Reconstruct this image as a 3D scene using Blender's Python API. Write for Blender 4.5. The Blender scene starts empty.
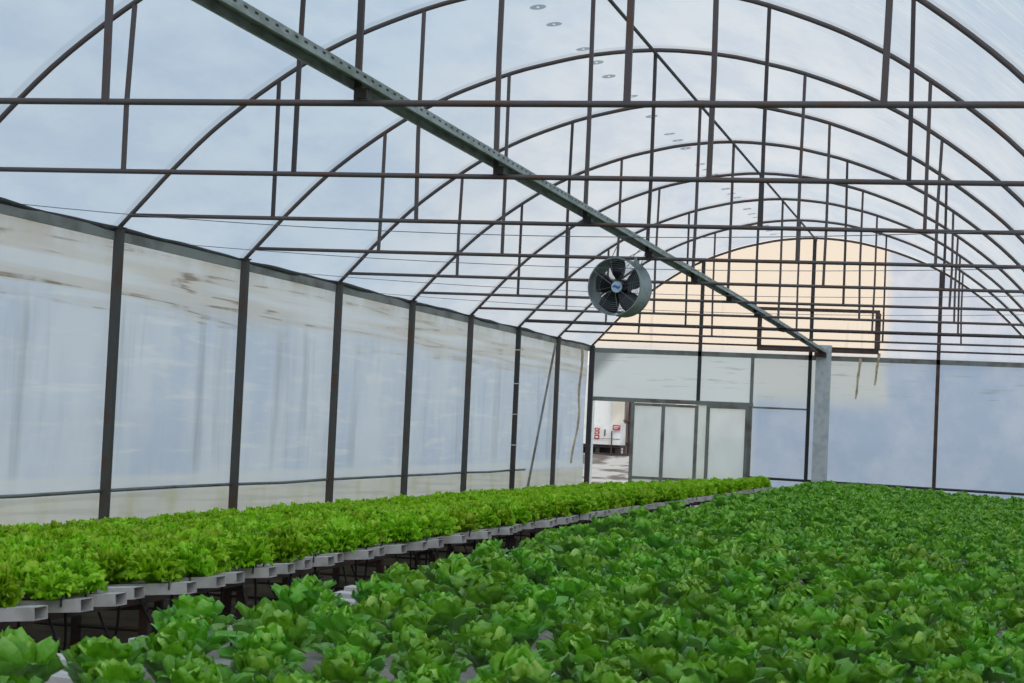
import bpy, math, random
import numpy as np
from mathutils import Matrix, Vector

random.seed(7)
C = bpy.context.scene.collection
PI = math.pi
EYE = 1.6                       # camera height above the floor
W = 8.46                        # width of the tunnel
YE = 21.0                       # the end wall
BAY = 3.0

# ------------------------------------------------------------------ helpers
def lin(c):
    c /= 255.0
    return c / 12.92 if c <= .04045 else ((c + .055) / 1.055) ** 2.4
def rgb(r, g, b): return (lin(r), lin(g), lin(b), 1.0)

class MB:
    def __init__(self): self.v = []; self.f = []
    def add(self, vs, fs):
        b = len(self.v); self.v += [tuple(p) for p in vs]
        self.f += [tuple(b + i for i in q) for q in fs]
        return self
    def box(self, x0, x1, y0, y1, z0, z1):
        vs = [(x, y, z) for z in (z0, z1) for y in (y0, y1) for x in (x0, x1)]
        return self.add(vs, [(0, 2, 3, 1), (4, 5, 7, 6), (0, 1, 5, 4), (2, 6, 7, 3), (0, 4, 6, 2), (1, 3, 7, 5)])
    def tube(self, pts, r, n=8, cap=True, square=False):
        P = [Vector(p) for p in pts]; m = len(P)
        T = []
        for i in range(m):
            t = P[min(i + 1, m - 1)] - P[max(i - 1, 0)]
            T.append(t.normalized())
        ref = Vector((0, 1, 0)) if abs(T[0].y) < .9 else Vector((1, 0, 0))
        a = (ref - T[0] * ref.dot(T[0])).normalized()
        vs = []
        for i in range(m):
            a = (a - T[i] * a.dot(T[i])).normalized(); b = T[i].cross(a)
            rr = r[i] if isinstance(r, (list, tuple)) else r
            for k in range(n):
                g = 2 * PI * k / n + (PI / 4 if square else 0)
                q = rr * (math.sqrt(2) if square else 1)
                vs.append(P[i] + a * (q * math.cos(g)) + b * (q * math.sin(g)))
        fs = []
        for i in range(m - 1):
            for k in range(n):
                k2 = (k + 1) % n
                fs.append((i * n + k, i * n + k2, (i + 1) * n + k2, (i + 1) * n + k))
        if cap:
            fs.append(tuple(range(n - 1, -1, -1))); fs.append(tuple((m - 1) * n + k for k in range(n)))
        return self.add(vs, fs)
    def grid(self, fn, nu, nv):
        vs = [fn(i / nu, j / nv) for i in range(nu + 1) for j in range(nv + 1)]
        s = nv + 1
        return self.add(vs, [(i * s + j, i * s + j + 1, (i + 1) * s + j + 1, (i + 1) * s + j) for i in range(nu) for j in range(nv)])
    def sweep(self, prof, y0, y1, n=1):   # open profile of (x,z) swept along y
        m = len(prof)
        vs = [(x, y0 + (y1 - y0) * i / n, z) for i in range(n + 1) for x, z in prof]
        return self.add(vs, [(i * m + k, i * m + k + 1, (i + 1) * m + k + 1, (i + 1) * m + k) for i in range(n) for k in range(m - 1)])
    def mesh(self, name):
        me = bpy.data.meshes.new(name); me.from_pydata(self.v, [], self.f); me.update(); return me

def link(name, me, mat=None, parent=None, smooth=False):
    if isinstance(me, MB): me = me.mesh(name)
    if mat is not None and not me.materials: me.materials.append(mat)
    if smooth: me.polygons.foreach_set('use_smooth', [True] * len(me.polygons))
    o = bpy.data.objects.new(name, me); C.objects.link(o)
    if parent is not None: o.parent = parent
    return o
def tag(o, label=None, cat=None, group=None, kind=None):
    if label: o['label'] = label
    if cat: o['category'] = cat
    if group: o['group'] = group
    if kind: o['kind'] = kind
    return o
def empty(name, loc=(0, 0, 0), rz=0.0):
    o = bpy.data.objects.new(name, None); C.objects.link(o); o.location = loc; o.rotation_euler = (0, 0, rz)
    o.empty_display_size = .1
    return o

ONES = ['', 'first', 'second', 'third', 'fourth', 'fifth', 'sixth', 'seventh', 'eighth', 'ninth', 'tenth', 'eleventh', 'twelfth', 'thirteenth',
        'fourteenth', 'fifteenth', 'sixteenth', 'seventeenth', 'eighteenth', 'nineteenth']
TENS = {2: 'twent', 3: 'thirt', 4: 'fort', 5: 'fift', 6: 'sixt', 7: 'sevent', 8: 'eight', 9: 'ninet'}
def ordinal(n):
    if n < 20: return ONES[n]
    t, u = divmod(n, 10)
    return TENS[t] + ('ieth' if u == 0 else 'y-' + ONES[u])

# ------------------------------------------------------------------ materials
def newmat(name):
    m = bpy.data.materials.new(name); m.use_nodes = True
    nt = m.node_tree; nt.nodes.clear()
    out = nt.nodes.new('ShaderNodeOutputMaterial')
    return m, nt, out
class NT:
    """small node helper"""
    def __init__(self, nt): self.nt = nt
    def n(self, t, **kw):
        x = self.nt.nodes.new('ShaderNode' + t)
        for k, v in kw.items():
            if k in x.inputs.keys() if isinstance(k, str) else False: pass
            setattr(x, k, v)
        return x
    def l(self, a, b): self.nt.links.new(a, b)
    def val(self, sock, v):
        if hasattr(v, 'is_linked') or isinstance(v, bpy.types.NodeSocket): self.l(v, sock)
        else: sock.default_value = v
    def math(self, op, a, b=0.0, c=None, clamp=False):
        x = self.n('Math', operation=op); x.use_clamp = clamp
        self.val(x.inputs[0], a); self.val(x.inputs[1], b)
        if c is not None: self.val(x.inputs[2], c)
        return x.outputs[0]
    def smooth(self, v, a, b, lo=0.0, hi=1.0):
        x = self.n('MapRange', interpolation_type='SMOOTHSTEP')
        self.val(x.inputs['Value'], v); x.inputs['From Min'].default_value = a; x.inputs['From Max'].default_value = b
        x.inputs['To Min'].default_value = lo; x.inputs['To Max'].default_value = hi
        return x.outputs['Result']
    def mix(self, f, a, b, mode='MIX'):
        x = self.n('Mix', data_type='RGBA', blend_type=mode)
        self.val(x.inputs[0], f); self.val(x.inputs[6], a); self.val(x.inputs[7], b)
        return x.outputs[2]
    def noise(self, vec, scale, detail=3, rough=.5, dist=0.0):
        x = self.n('TexNoise'); self.l(vec, x.inputs['Vector'])
        x.inputs['Scale'].default_value = scale; x.inputs['Detail'].default_value = detail
        x.inputs['Roughness'].default_value = rough; x.inputs['Distortion'].default_value = dist
        return x.outputs['Fac']
    def mapping(self, vec, scale=(1, 1, 1), loc=(0, 0, 0), rot=(0, 0, 0)):
        x = self.n('Mapping'); self.l(vec, x.inputs['Vector'])
        x.inputs['Scale'].default_value = scale; x.inputs['Location'].default_value = loc; x.inputs['Rotation'].default_value = rot
        return x.outputs[0]
    def pos(self):
        return self.n('NewGeometry').outputs['Position']
    def obj(self):
        return self.n('TexCoord').outputs['Object']
    def sep(self, v):
        x = self.n('SeparateXYZ'); self.l(v, x.inputs[0]); return x.outputs
    def band(self, v, a, b, soft):      # 1 inside a..b
        return self.math('MULTIPLY', self.smooth(v, a - soft, a + soft), self.smooth(v, b - soft, b + soft, 1, 0))

def surf(name, col, rough=.5, metal=0.0, col2=None, scale=6, lo=.4, hi=.65, bump=0.0, detail=4, coords='obj', stretch=(1, 1, 1), spec=.5):
    m, nt, out = newmat(name); h = NT(nt)
    p = h.n('BsdfPrincipled'); p.inputs['Roughness'].default_value = rough; p.inputs['Metallic'].default_value = metal
    p.inputs['Specular IOR Level'].default_value = spec
    v = h.mapping(h.obj() if coords == 'obj' else h.pos(), stretch)
    f = h.noise(v, scale, detail)
    if col2 is None: col2 = tuple(c * .78 for c in col[:3]) + (1,)
    h.l(h.mix(h.smooth(f, lo, hi), col, col2), p.inputs['Base Color'])
    if bump:
        b = h.n('Bump'); b.inputs['Strength'].default_value = bump; b.inputs['Distance'].default_value = .01
        h.l(f, b.inputs['Height']); h.l(b.outputs[0], p.inputs['Normal'])
    h.l(p.outputs[0], out.inputs[0])
    return m

M = {}
M['pipe'] = surf('rusty_pipe', rgb(88, 80, 80), .6, .2, rgb(96, 70, 60), 5, .46, .70, stretch=(1, 1, 1), coords='pos')
M['pipe_dark'] = surf('dark_pipe', rgb(64, 57, 58), .6, .15, rgb(78, 56, 50), 5, .5, .7, coords='pos')
M['post'] = surf('weathered_post', rgb(72, 70, 68), .7, .05, rgb(80, 58, 46), 4.5, .52, .64, coords='pos', stretch=(2, 2, .7))
M['post_dark'] = surf('dark_post', rgb(50, 49, 50), .7, .05, rgb(68, 50, 42), 4, .52, .66, coords='pos', stretch=(2, 2, .7))
M['eave'] = surf('eave_steel', rgb(140, 141, 135), .6, .1, rgb(104, 98, 90), 2.5, .45, .7, coords='pos', stretch=(1, .6, 1))
M['gable_steel'] = surf('gable_steel', rgb(122, 124, 118), .6, .1, rgb(98, 90, 82), 3, .45, .68, coords='pos')
M['black_film_roll'] = surf('dark_rolled_film', rgb(34, 33, 34), .7, 0, rgb(56, 52, 50), 7, .4, .7, .4, coords='pos')
M['frame_brown'] = surf('dark_brown_bar', rgb(62, 46, 42), .65, .1, rgb(86, 60, 48), 5, coords='pos')
M['galv'] = surf('galvanised_column', rgb(186, 190, 190), .6, .1, rgb(168, 173, 175), 9, .4, .65, coords='pos')
M['wire'] = surf('steel_wire', rgb(110, 112, 118), .5, .4)
M['pvc'] = surf('dirty_white_pvc', rgb(196, 190, 186), .5, 0, rgb(166, 158, 154), 9, .42, .72, coords='pos')
M['hose'] = surf('black_hose', rgb(26, 26, 27), .45)
M['trestle'] = surf('bench_steel', rgb(70, 60, 58), .65, .2, rgb(84, 58, 46), 6, coords='pos')
M['soil'] = surf('floor_soil', rgb(112, 98, 84), .95, 0, rgb(82, 72, 62), 2.2, .35, .7, .5, 8, coords='pos', spec=.2)
M['gravel'] = surf('yard_gravel', rgb(196, 187, 178), .95, 0, rgb(116, 104, 96), 1.1, .47, .60, .3, 9, coords='pos', stretch=(1, .35, 1), spec=.2)
M['fan_drum'] = surf('fan_drum_steel', rgb(150, 158, 156), .5, .3, rgb(124, 134, 130), 8, coords='pos')
M['fan_blade'] = surf('fan_blade_black', rgb(34, 35, 38), .45)
M['fan_guard'] = surf('fan_guard_wire', rgb(130, 134, 138), .45, .5)
M['badge'] = surf('badge_pale_blue', rgb(190, 208, 226), .4, 0, rgb(180, 200, 220))
M['badge_blue'] = surf('badge_blue_band', rgb(70, 110, 175), .4, 0, rgb(64, 100, 165))
M['white_paint'] = surf('white_paint', rgb(236, 235, 234), .5, 0, rgb(222, 220, 216), 2, coords='pos')
M['cream_wall'] = surf('cream_wall', rgb(226, 218, 206), .8, 0, rgb(206, 198, 186), 1, coords='pos')
M['red_paint'] = surf('red_paint', rgb(190, 52, 56), .5, 0, rgb(178, 44, 48))
M['dark_frame'] = surf('dark_under_frame', rgb(58, 50, 50), .7, 0, rgb(78, 62, 56), 3)
M['timber'] = surf('grey_timber', rgb(120, 104, 98), .8, 0, rgb(96, 80, 74), 2, stretch=(4, 4, .5))
M['strap'] = surf('tan_torn_strip', rgb(188, 172, 140), .8, 0, rgb(150, 130, 104), 9)
M['tie_white'] = surf('white_tie', rgb(214, 214, 214), .5)

# perforated galvanised channel (real holes cut through by the alpha of the slots)
def perforated():
    m, nt, out = newmat('perforated_galvanised_steel'); h = NT(nt)
    P = h.pos(); x, y, z = h.sep(P)
    p = h.n('BsdfPrincipled'); p.inputs['Roughness'].default_value = .5; p.inputs['Metallic'].default_value = .15
    f = h.noise(h.mapping(P, (4, 1, 4)), 5, 4)
    h.l(h.mix(h.smooth(f, .35, .7), rgb(158, 164, 160), rgb(116, 124, 112)), p.inputs['Base Color'])
    fy = h.math('FRACT', h.math('DIVIDE', y, .13))
    side = h.math('GREATER_THAN', h.math('SUBTRACT', x, BX), .066)
    row = h.band(z, BZ0 + .026, BZ0 + .038, .002)
    slot = h.math('MULTIPLY', h.math('MULTIPLY', h.band(fy, .28, .62, .02), row), side)
    t = h.n('BsdfTransparent'); mx = h.n('MixShader')
    h.l(h.math('GREATER_THAN', slot, .5), mx.inputs[0]); h.l(p.outputs[0], mx.inputs[1]); h.l(t.outputs[0], mx.inputs[2])
    h.l(mx.outputs[0], out.inputs[0])
    return m

# polythene film: part clear, part milky; colour and stains come in through FN
def film(name, FN, clear, diffuse=.25):
    m, nt, out = newmat(name); h = NT(nt)
    P = h.pos(); col, fac = FN(h, P)
    tr = h.n('BsdfTranslucent'); di = h.n('BsdfDiffuse'); tp = h.n('BsdfTransparent')
    h.l(col, tr.inputs['Color']); h.l(col, di.inputs['Color']); h.l(col, tp.inputs['Color'])
    a = h.n('MixShader'); a.inputs[0].default_value = diffuse
    h.l(tr.outputs[0], a.inputs[1]); h.l(di.outputs[0], a.inputs[2])
    b = h.n('MixShader')
    if fac is None: b.inputs[0].default_value = clear
    else: h.val(b.inputs[0], h.math('MULTIPLY', fac, clear))
    h.l(a.outputs[0], b.inputs[1]); h.l(tp.outputs[0], b.inputs[2])
    h.l(b.outputs[0], out.inputs[0])
    return m

def roof_fn(h, P):
    x, y, z = h.sep(P)
    n = h.noise(h.mapping(P, (1.2, .35, 1.2)), 1.3, 5, .6)
    c = h.mix(h.smooth(n, .35, .68), rgb(226, 232, 239), rgb(210, 220, 233))
    # condensation runs down the film: fine streaks, strongest on the right-hand slope
    s = h.noise(h.mapping(P, (1.0, 7, 1.0), rot=(0, 0, .25)), 2.6, 6, .62, .6)
    right = h.smooth(x, 4.6, 8.0)
    c = h.mix(h.math('MULTIPLY', h.smooth(s, .52, .74), h.math('MULTIPLY_ADD', right, .42, .06)), c, rgb(200, 206, 214))
    c = h.mix(h.math('MULTIPLY', h.math('MULTIPLY', h.smooth(s, .48, .30), right), .5), c, rgb(252, 252, 250))
    # greyer band where the film lies on each arch
    fy = h.math('ABSOLUTE', h.math('SUBTRACT', h.math('FRACT', h.math('ADD', h.math('DIVIDE', y, BAY), .5)), .5))
    c = h.mix(h.math('MULTIPLY', h.smooth(fy, .016, .035, 1, 0), .35), c, rgb(170, 178, 186))
    # maker's marks printed along the film beside the ridge: slim lens shapes
    gy = h.math('FRACT', h.math('ADD', h.math('DIVIDE', y, .66), .23))
    ex = h.math('DIVIDE', h.math('SUBTRACT', x, 3.53), .075); ey = h.math('DIVIDE', h.math('SUBTRACT', gy, .5), .13)
    r2 = h.math('ADD', h.math('MULTIPLY', ex, ex), h.math('MULTIPLY', ey, ey))
    hole = h.math('ADD', h.math('POWER', h.math('DIVIDE', h.math('SUBTRACT', x, 3.53), .014), 2), h.math('MULTIPLY', h.math('POWER', h.math('DIVIDE', h.math('SUBTRACT', gy, .5), .05), 2), 1))
    mk = h.math('MULTIPLY', h.smooth(r2, .75, 1.1, 1, 0), h.smooth(hole, .6, 1.0))
    mk = h.math('MULTIPLY', mk, h.smooth(h.math('ADD', h.math('FRACT', h.math('DIVIDE', y, 2.64)), 0), .72, .74, 1, 0))
    c = h.mix(h.math('MULTIPLY', mk, .7), c, rgb(104, 116, 128))
    return c, None
M['roof'] = film('roof_film', roof_fn, .62)

def left_fn(h, P):
    x, y, z = h.sep(P)
    n = h.noise(h.mapping(P, (1, .8, .5)), 1.2, 5, .6)
    c = h.mix(h.smooth(n, .35, .7), rgb(236, 241, 246), rgb(218, 227, 240))
    fold = h.noise(h.mapping(P, (1, .5, 6), rot=(.12, 0, 0)), 1.5, 5, .6, .4)          # stretched creases, fold highlights painted in as whiter bands
    c = h.mix(h.math('MULTIPLY', h.smooth(fold, .5, .70), .6), c, rgb(252, 252, 250))
    # grey vertical runs
    v = h.noise(h.mapping(P, (1, 1.5, .14)), 1.5, 5, .6)
    vz = h.band(z, .9, 2.5, .3)
    c = h.mix(h.math('MULTIPLY', h.math('MULTIPLY', h.smooth(v, .5, .78), vz), .5), c, rgb(164, 172, 178))
    # whiter, doubled sheet towards the eave and just over the rail
    c = h.mix(h.smooth(z, 2.45, 2.8, 0, .55), c, rgb(248, 246, 240))
    c = h.mix(h.math('MULTIPLY', h.band(z, .86, .97, .03), .6), c, rgb(246, 246, 242))
    # mud lines lying in the folds under the eave, tan haze above them
    w = h.math('MULTIPLY_ADD', h.noise(h.mapping(P, (1, .8, 0)), 1.1, 3, .6), .5, z)
    far = h.smooth(y, 14, -4, .35, 1.0)
    n1 = h.noise(h.mapping(P, (1, .06, 2.8), rot=(.03, 0, 0)), 1.7, 3, .5, .03)
    brk = h.smooth(h.noise(h.mapping(P, (1, 1.1, 3)), 1.2, 3), .42, .58)
    ln = h.math('MULTIPLY', h.math('MULTIPLY', h.smooth(h.math('ABSOLUTE', h.math('SUBTRACT', n1, .5)), .026, .004), brk), h.band(w, 2.72, 3.25, .08))
    c = h.mix(h.math('MULTIPLY', h.math('MULTIPLY', h.smooth(h.math('ABSOLUTE', h.math('SUBTRACT', n1, .5)), .13, .02), h.band(w, 2.75, 3.22, .1)), .45), c, rgb(214, 200, 176))
    c = h.mix(h.math('MULTIPLY', h.math('MULTIPLY', ln, far), .85), c, rgb(134, 108, 86))
    c = h.mix(h.math('MULTIPLY', h.math('MULTIPLY', h.smooth(z, 2.86, 3.10), h.smooth(n, .35, .6)), .6), c, rgb(210, 196, 172))
    # algae below the rail
    a = h.noise(h.mapping(P, (1, 1.4, 1)), 1.6, 4)
    low = h.smooth(z, .86, .78)
    c = h.mix(h.math('MULTIPLY', low, .75), c, rgb(232, 226, 206))
    c = h.mix(h.math('MULTIPLY', h.math('MULTIPLY', low, h.smooth(a, .45, .75)), .45), c, rgb(200, 198, 134))
    return c, h.smooth(z, .86, .8, .25, 1.0)
M['film_left'] = film('side_film', left_fn, .16, .22)

def gable_fn(h, P):
    x, y, z = h.sep(P)
    n = h.noise(h.mapping(P, (.8, 1, .8)), 1.3, 5, .6)
    base = h.mix(h.smooth(n, .38, .66), rgb(226, 232, 244), rgb(206, 218, 236))
    # cream tint standing in for warm light from beyond the film: everything left of x = 5.5, fading out below the gable rail
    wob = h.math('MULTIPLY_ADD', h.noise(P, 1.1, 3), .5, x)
    backlight_tint = h.smooth(wob, 5.72, 5.98, 1, 0)
    c = h.mix(h.math('MULTIPLY', backlight_tint, h.smooth(z, 3.1, 3.3)), base, rgb(255, 243, 226))
    c = h.mix(h.math('MULTIPLY', h.math('MULTIPLY', backlight_tint, h.smooth(z, 3.25, 3.1)), h.smooth(z, 2.0, 2.5)), c, rgb(246, 244, 236))
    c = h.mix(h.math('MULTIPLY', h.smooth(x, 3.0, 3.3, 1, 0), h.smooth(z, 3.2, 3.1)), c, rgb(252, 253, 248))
    # dirt: wrinkles, runs under the gable rail; then a greyer corner by the door post
    w = h.noise(h.mapping(P, (.7, 1, 10)), 1.6, 6, .65, .3)
    wz = h.math('MULTIPLY_ADD', h.noise(h.mapping(P, (1, 1, 0)), 1.0, 3), .4, z)
    c = h.mix(h.math('MULTIPLY', h.math('MULTIPLY', h.smooth(w, .55, .72), h.band(wz, 2.6, 3.2, .1)), .5), c, rgb(160, 150, 132))
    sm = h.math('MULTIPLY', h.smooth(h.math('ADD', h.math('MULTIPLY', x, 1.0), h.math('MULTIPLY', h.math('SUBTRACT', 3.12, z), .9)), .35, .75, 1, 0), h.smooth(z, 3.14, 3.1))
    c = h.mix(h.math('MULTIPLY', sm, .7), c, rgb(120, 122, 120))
    r = h.noise(h.mapping(P, (3, 1, .25)), 1.8, 4, .6)
    c = h.mix(h.math('MULTIPLY', h.math('MULTIPLY', h.smooth(r, .56, .74), h.band(z, 3.2, 4.4, .3)), .30), c, rgb(190, 178, 160))
    return c, h.smooth(z, 3.05, 3.2, .03, 1.0)
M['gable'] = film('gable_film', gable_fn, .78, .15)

def door_fn(h, P):
    x, y, z = h.sep(P)
    n = h.noise(h.mapping(P, (1, 1, .6)), 1.6, 4, .6)
    c = h.mix(h.smooth(n, .35, .7), rgb(254, 254, 248), rgb(240, 243, 236))
    c = h.mix(h.math('MULTIPLY', h.smooth(z, 1.0, .5), .45), c, rgb(214, 212, 170))
    return c, None
M['door_film'] = film('door_film', door_fn, .06, .12)

def plain_fn(h, P):
    n = h.noise(P, 1.2, 4)
    return h.mix(h.smooth(n, .35, .7), rgb(236, 241, 246), rgb(222, 230, 240)), None
M['film_plain'] = film('plain_film', plain_fn, .3, .25)

def leafmat(name, dark, mid, light, rough, transl, vein, outer=None):
    m, nt, out = newmat(name); h = NT(nt)
    at = h.n('Attribute'); at.attribute_name = 'tint'
    s = h.n('SeparateColor'); h.l(at.outputs['Color'], s.inputs[0]); R, G, B = s.outputs
    oi = h.n('ObjectInfo').outputs['Random']
    O = h.obj()
    f = h.noise(O, 38, 3)
    k = h.math('ADD', h.math('MULTIPLY', R, .8), h.math('MULTIPLY', h.math('SUBTRACT', f, .5), .5))
    c = h.mix(h.smooth(k, 0, .55), dark, mid)
    c = h.mix(h.smooth(k, .5, 1.0), c, light)
    if outer: c = h.mix(h.math('MULTIPLY', h.smooth(B, .35, 1.0), .75), c, outer)
    c = h.mix(h.math('MULTIPLY', h.smooth(G, .35, 0), .6), c, light)      # paler rib at the leaf base
    hs = h.n('HueSaturation'); h.l(c, hs.inputs['Color'])
    h.l(h.math('MULTIPLY_ADD', oi, .024, .488), hs.inputs['Hue']); h.l(h.math('MULTIPLY_ADD', oi, .3, .85), hs.inputs['Value'])
    p = h.n('BsdfPrincipled'); p.inputs['Roughness'].default_value = rough; p.inputs['Specular IOR Level'].default_value = .55
    h.l(hs.outputs[0], p.inputs['Base Color'])
    if vein:
        v = h.n('TexVoronoi'); v.feature = 'DISTANCE_TO_EDGE'; v.inputs['Scale'].default_value = 45; h.l(O, v.inputs['Vector'])
        b = h.n('Bump'); b.inputs['Strength'].default_value = .45; b.inputs['Distance'].default_value = .005
        h.l(h.math('ADD', v.outputs['Distance'], h.math('MULTIPLY', f, .6)), b.inputs['Height']); h.l(b.outputs[0], p.inputs['Normal'])
    t = h.n('BsdfTranslucent'); h.l(h.mix(1.0, hs.outputs[0], (1.0, 1.0, .55, 1), 'MULTIPLY'), t.inputs['Color'])
    mx = h.n('MixShader'); mx.inputs[0].default_value = transl
    h.l(p.outputs[0], mx.inputs[1]); h.l(t.outputs[0], mx.inputs[2]); h.l(mx.outputs[0], out.inputs[0])
    return m
M['frilly'] = leafmat('frilly_lettuce_leaf', rgb(112, 166, 16), rgb(162, 214, 34), rgb(204, 236, 84), .5, .42, False)
M['butter'] = leafmat('round_lettuce_leaf', rgb(44, 94, 10), rgb(112, 174, 32), rgb(190, 222, 108), .30, .24, True, rgb(106, 162, 72))

# ------------------------------------------------------------------ camera
def camera():
    f, yaw, pitch, roll = 1948.931, -.24407, .04214, .04573
    fw = Vector((math.sin(yaw) * math.cos(pitch), math.cos(yaw) * math.cos(pitch), math.sin(pitch)))
    r = Vector((math.cos(yaw), -math.sin(yaw), 0)); u = r.cross(fw)
    c, s = math.cos(roll), math.sin(roll)
    r2 = r * c + u * s; u2 = u * c - r * s
    cam = bpy.data.cameras.new('camera'); o = bpy.data.objects.new('camera', cam); C.objects.link(o)
    o.matrix_world = Matrix(((r2.x, u2.x, -fw.x, CAM.x), (r2.y, u2.y, -fw.y, CAM.y), (r2.z, u2.z, -fw.z, CAM.z), (0, 0, 0, 1)))
    cam.sensor_width = 36; cam.lens = f / 1024 * 36; cam.clip_start = .05; cam.clip_end = 500
    cam.dof.use_dof = True; cam.dof.focus_distance = 18; cam.dof.aperture_fstop = 15
    bpy.context.scene.camera = o
    def proj(p):
        d = Vector(p) - CAM; z = d.dot(fw)
        return (512 + f * d.dot(r2) / z, 341.5 - f * d.dot(u2) / z, z)
    return proj
CAM = Vector((7.5935, -15.870, EYE))
proj = camera()

# ------------------------------------------------------------------ arch profile
half = [(0, 1.57), (.24, 1.83), (.48, 2.09), (.84, 2.44), (1.24, 2.755), (1.65, 3.03), (1.93, 3.185), (2.28, 3.345), (2.77, 3.52), (3.16, 3.62), (3.6, 3.705), (4.23, 3.752)]
half = [(x, z + EYE) for x, z in half]
prof_pts = half + [(W - x, z) for x, z in half[-2::-1]]
def catmull(pts, n):
    out = []
    P = [Vector(p) for p in pts]; P = [2 * P[0] - P[1]] + P + [2 * P[-1] - P[-2]]
    for i in range(1, len(P) - 2):
        for k in range(n):
            t = k / n
            a, b, c, d = P[i - 1:i + 3]
            out.append(.5 * ((2 * b) + (c - a) * t + (2 * a - 5 * b + 4 * c - d) * t * t + (3 * b - a - 3 * c + d) * t ** 3))
    out.append(P[-2]); return [(p.x, p.y) for p in out]
ARC = catmull(prof_pts, 3)
def arch_z(x):
    for (x0, z0), (x1, z1) in zip(ARC, ARC[1:]):
        if x0 <= x <= x1: return z0 + (z1 - z0) * (x - x0) / max(x1 - x0, 1e-9)
    return ARC[0][1]
Z_TIE = 1.69 + EYE
Z_EAVE = 1.56 + EYE

# ------------------------------------------------------------------ setting
fl = MB().grid(lambda u, v: (-.6 + u * (W + 1.2), -18 + v * 39.2, .012 * math.sin(u * 37 + v * 91) * math.sin(v * 140)), 30, 90)
tag(link('floor', fl, M['soil'], smooth=True), kind='structure')
def yard_z(x, y):
    t = min(max((y - 40) / 40, 0), 1); t = t * t * (3 - 2 * t)
    return -.03 + 1.05 * t + (.04 * math.sin(x * 1.7 + y) * math.sin(y * .9) if y > 26 else 0)
gr = MB().grid(lambda u, v: (-160 + 320 * u, -120 + 360 * v, yard_z(-160 + 320 * u, -120 + 360 * v)), 160, 180)
tag(link('ground', gr, M['gravel'], smooth=True), kind='structure')

# roof film drawn over the arches, sagging a little between them
def roof_mesh():
    b = MB(); ys = []
    y = -18.0
    while y < YE + .01: ys.append(y); y += .375
    m = len(ARC)
    vs = []
    for y in ys:
        sag = .035 * (math.sin(PI * (y / BAY)) ** 2)
        for k, (x, z) in enumerate(ARC):
            dx, dz = (x - W / 2), (z - 2.2)
            L = math.hypot(dx, dz); off = .035 - sag * (1 if 0 < k < m - 1 else 0)
            vs.append((x + dx / L * off, y, z + dz / L * off))
    fs = [(i * m + k, i * m + k + 1, (i + 1) * m + k + 1, (i + 1) * m + k) for i in range(len(ys) - 1) for k in range(m - 1)]
    return b.add(vs, fs)
tag(link('ceiling', roof_mesh(), M['roof'], smooth=True), kind='structure')
def side_wall(x):
    return MB().grid(lambda u, v: (x + .012 * math.sin(u * 61) * math.sin(v * 7 + u * 23), -18 + u * 39, v * Z_EAVE), 120, 12)
tag(link('wall_left', side_wall(-.075), M['film_left'], smooth=True), kind='structure')
tag(link('wall_right', side_wall(W + .075), M['film_plain'], smooth=True), kind='structure')

def gable(y, opening):
    b = MB(); xs = sorted(set([x for x, z in ARC] + [.10, 3.09] + [i * .3 for i in range(1, 28)]))
    for x0, x1 in zip(xs, xs[1:]):
        if x1 - x0 < 1e-6: continue
        z0 = 2.14 if opening and .09 < (x0 + x1) / 2 < 3.09 else 0.0
        a0, a1 = arch_z(x0) + .03, arch_z(x1) + .03
        n = 10
        for k in range(n):
            t0, t1 = k / n, (k + 1) / n
            b.add([(x0, y, z0 + (a0 - z0) * t0), (x1, y, z0 + (a1 - z0) * t0), (x1, y, z0 + (a1 - z0) * t1), (x0, y, z0 + (a0 - z0) * t1)], [(0, 1, 2, 3)])
    return b
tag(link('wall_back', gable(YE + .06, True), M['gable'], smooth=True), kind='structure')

# ------------------------------------------------------------------ left wall frame
names_post = {}
for k in range(-2, 7):
    y = k * BAY
    m = M['post_dark'] if k == 5 else M['post']
    t = empty('wall_post', (0, y, 0))
    pm = MB(); t.location.x = .012
    w_, i_ = .036, .030      # lipped C section, open side away from the camera
    pr = [(-w_, -w_), (w_, -w_), (w_, w_), (.014, w_), (.014, i_), (i_, i_), (i_, -i_), (-i_, -i_), (-i_, i_), (-.014, i_), (-.014, w_), (-w_, w_)]
    z1 = Z_EAVE + .01
    vs = [(px, py, z) for z in (0, z1) for px, py in pr]; n = len(pr)
    pm.add(vs, [(i, (i + 1) % n, n + (i + 1) % n, n + i) for i in range(n)] + [tuple(range(n, 2 * n))])
    link('upright', pm, m, t)
    link('foot_plate', MB().box(-.08, .08, -.08, .08, 0, .012), m, t)
    cap = MB().box(-.05, .05, -.05, .05, z1, z1 + .012)
    link('head_plate', cap, M['pipe_dark'], t)
    if k == 5:
        for zt in (1.25, 1.75, 2.25, 2.8):
            q = MB().box(-.048, .048, -.048, .048, zt, zt + .012)
            o = link('tie_band', q, M['tie_white'], t); o['label'] = 'white tie band round the post'
    lab = {0: 'rusty grey left wall post nearest of those whole in the picture', 5: 'near black left wall post with white tie bands, third from the far corner'}
    nth = {6: 'second', 4: 'fourth', 3: 'fifth', 2: 'sixth', 1: 'seventh'}
    if k in lab: L = lab[k]
    elif k in nth: L = f'rusty grey steel post of the left film wall, {nth[k]} counted from the far corner'
    else: L = f'grey steel post of the left film wall out of frame, {"ninth" if k == -1 else "tenth"} from the far corner'
    tag(t, L, 'post', 'steel posts along the left wall')
t = empty('wall_post', (.02, YE - .02, 0))
link('upright', MB().box(-.045, .045, -.045, .045, 0, Z_EAVE + .02), M['post_dark'], t)
link('foot_plate', MB().box(-.08, .08, -.08, .05, 0, .012), M['post_dark'], t)
tag(t, 'dark corner post where the left wall meets the end wall beside the door opening', 'post', 'steel posts along the left wall')

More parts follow.
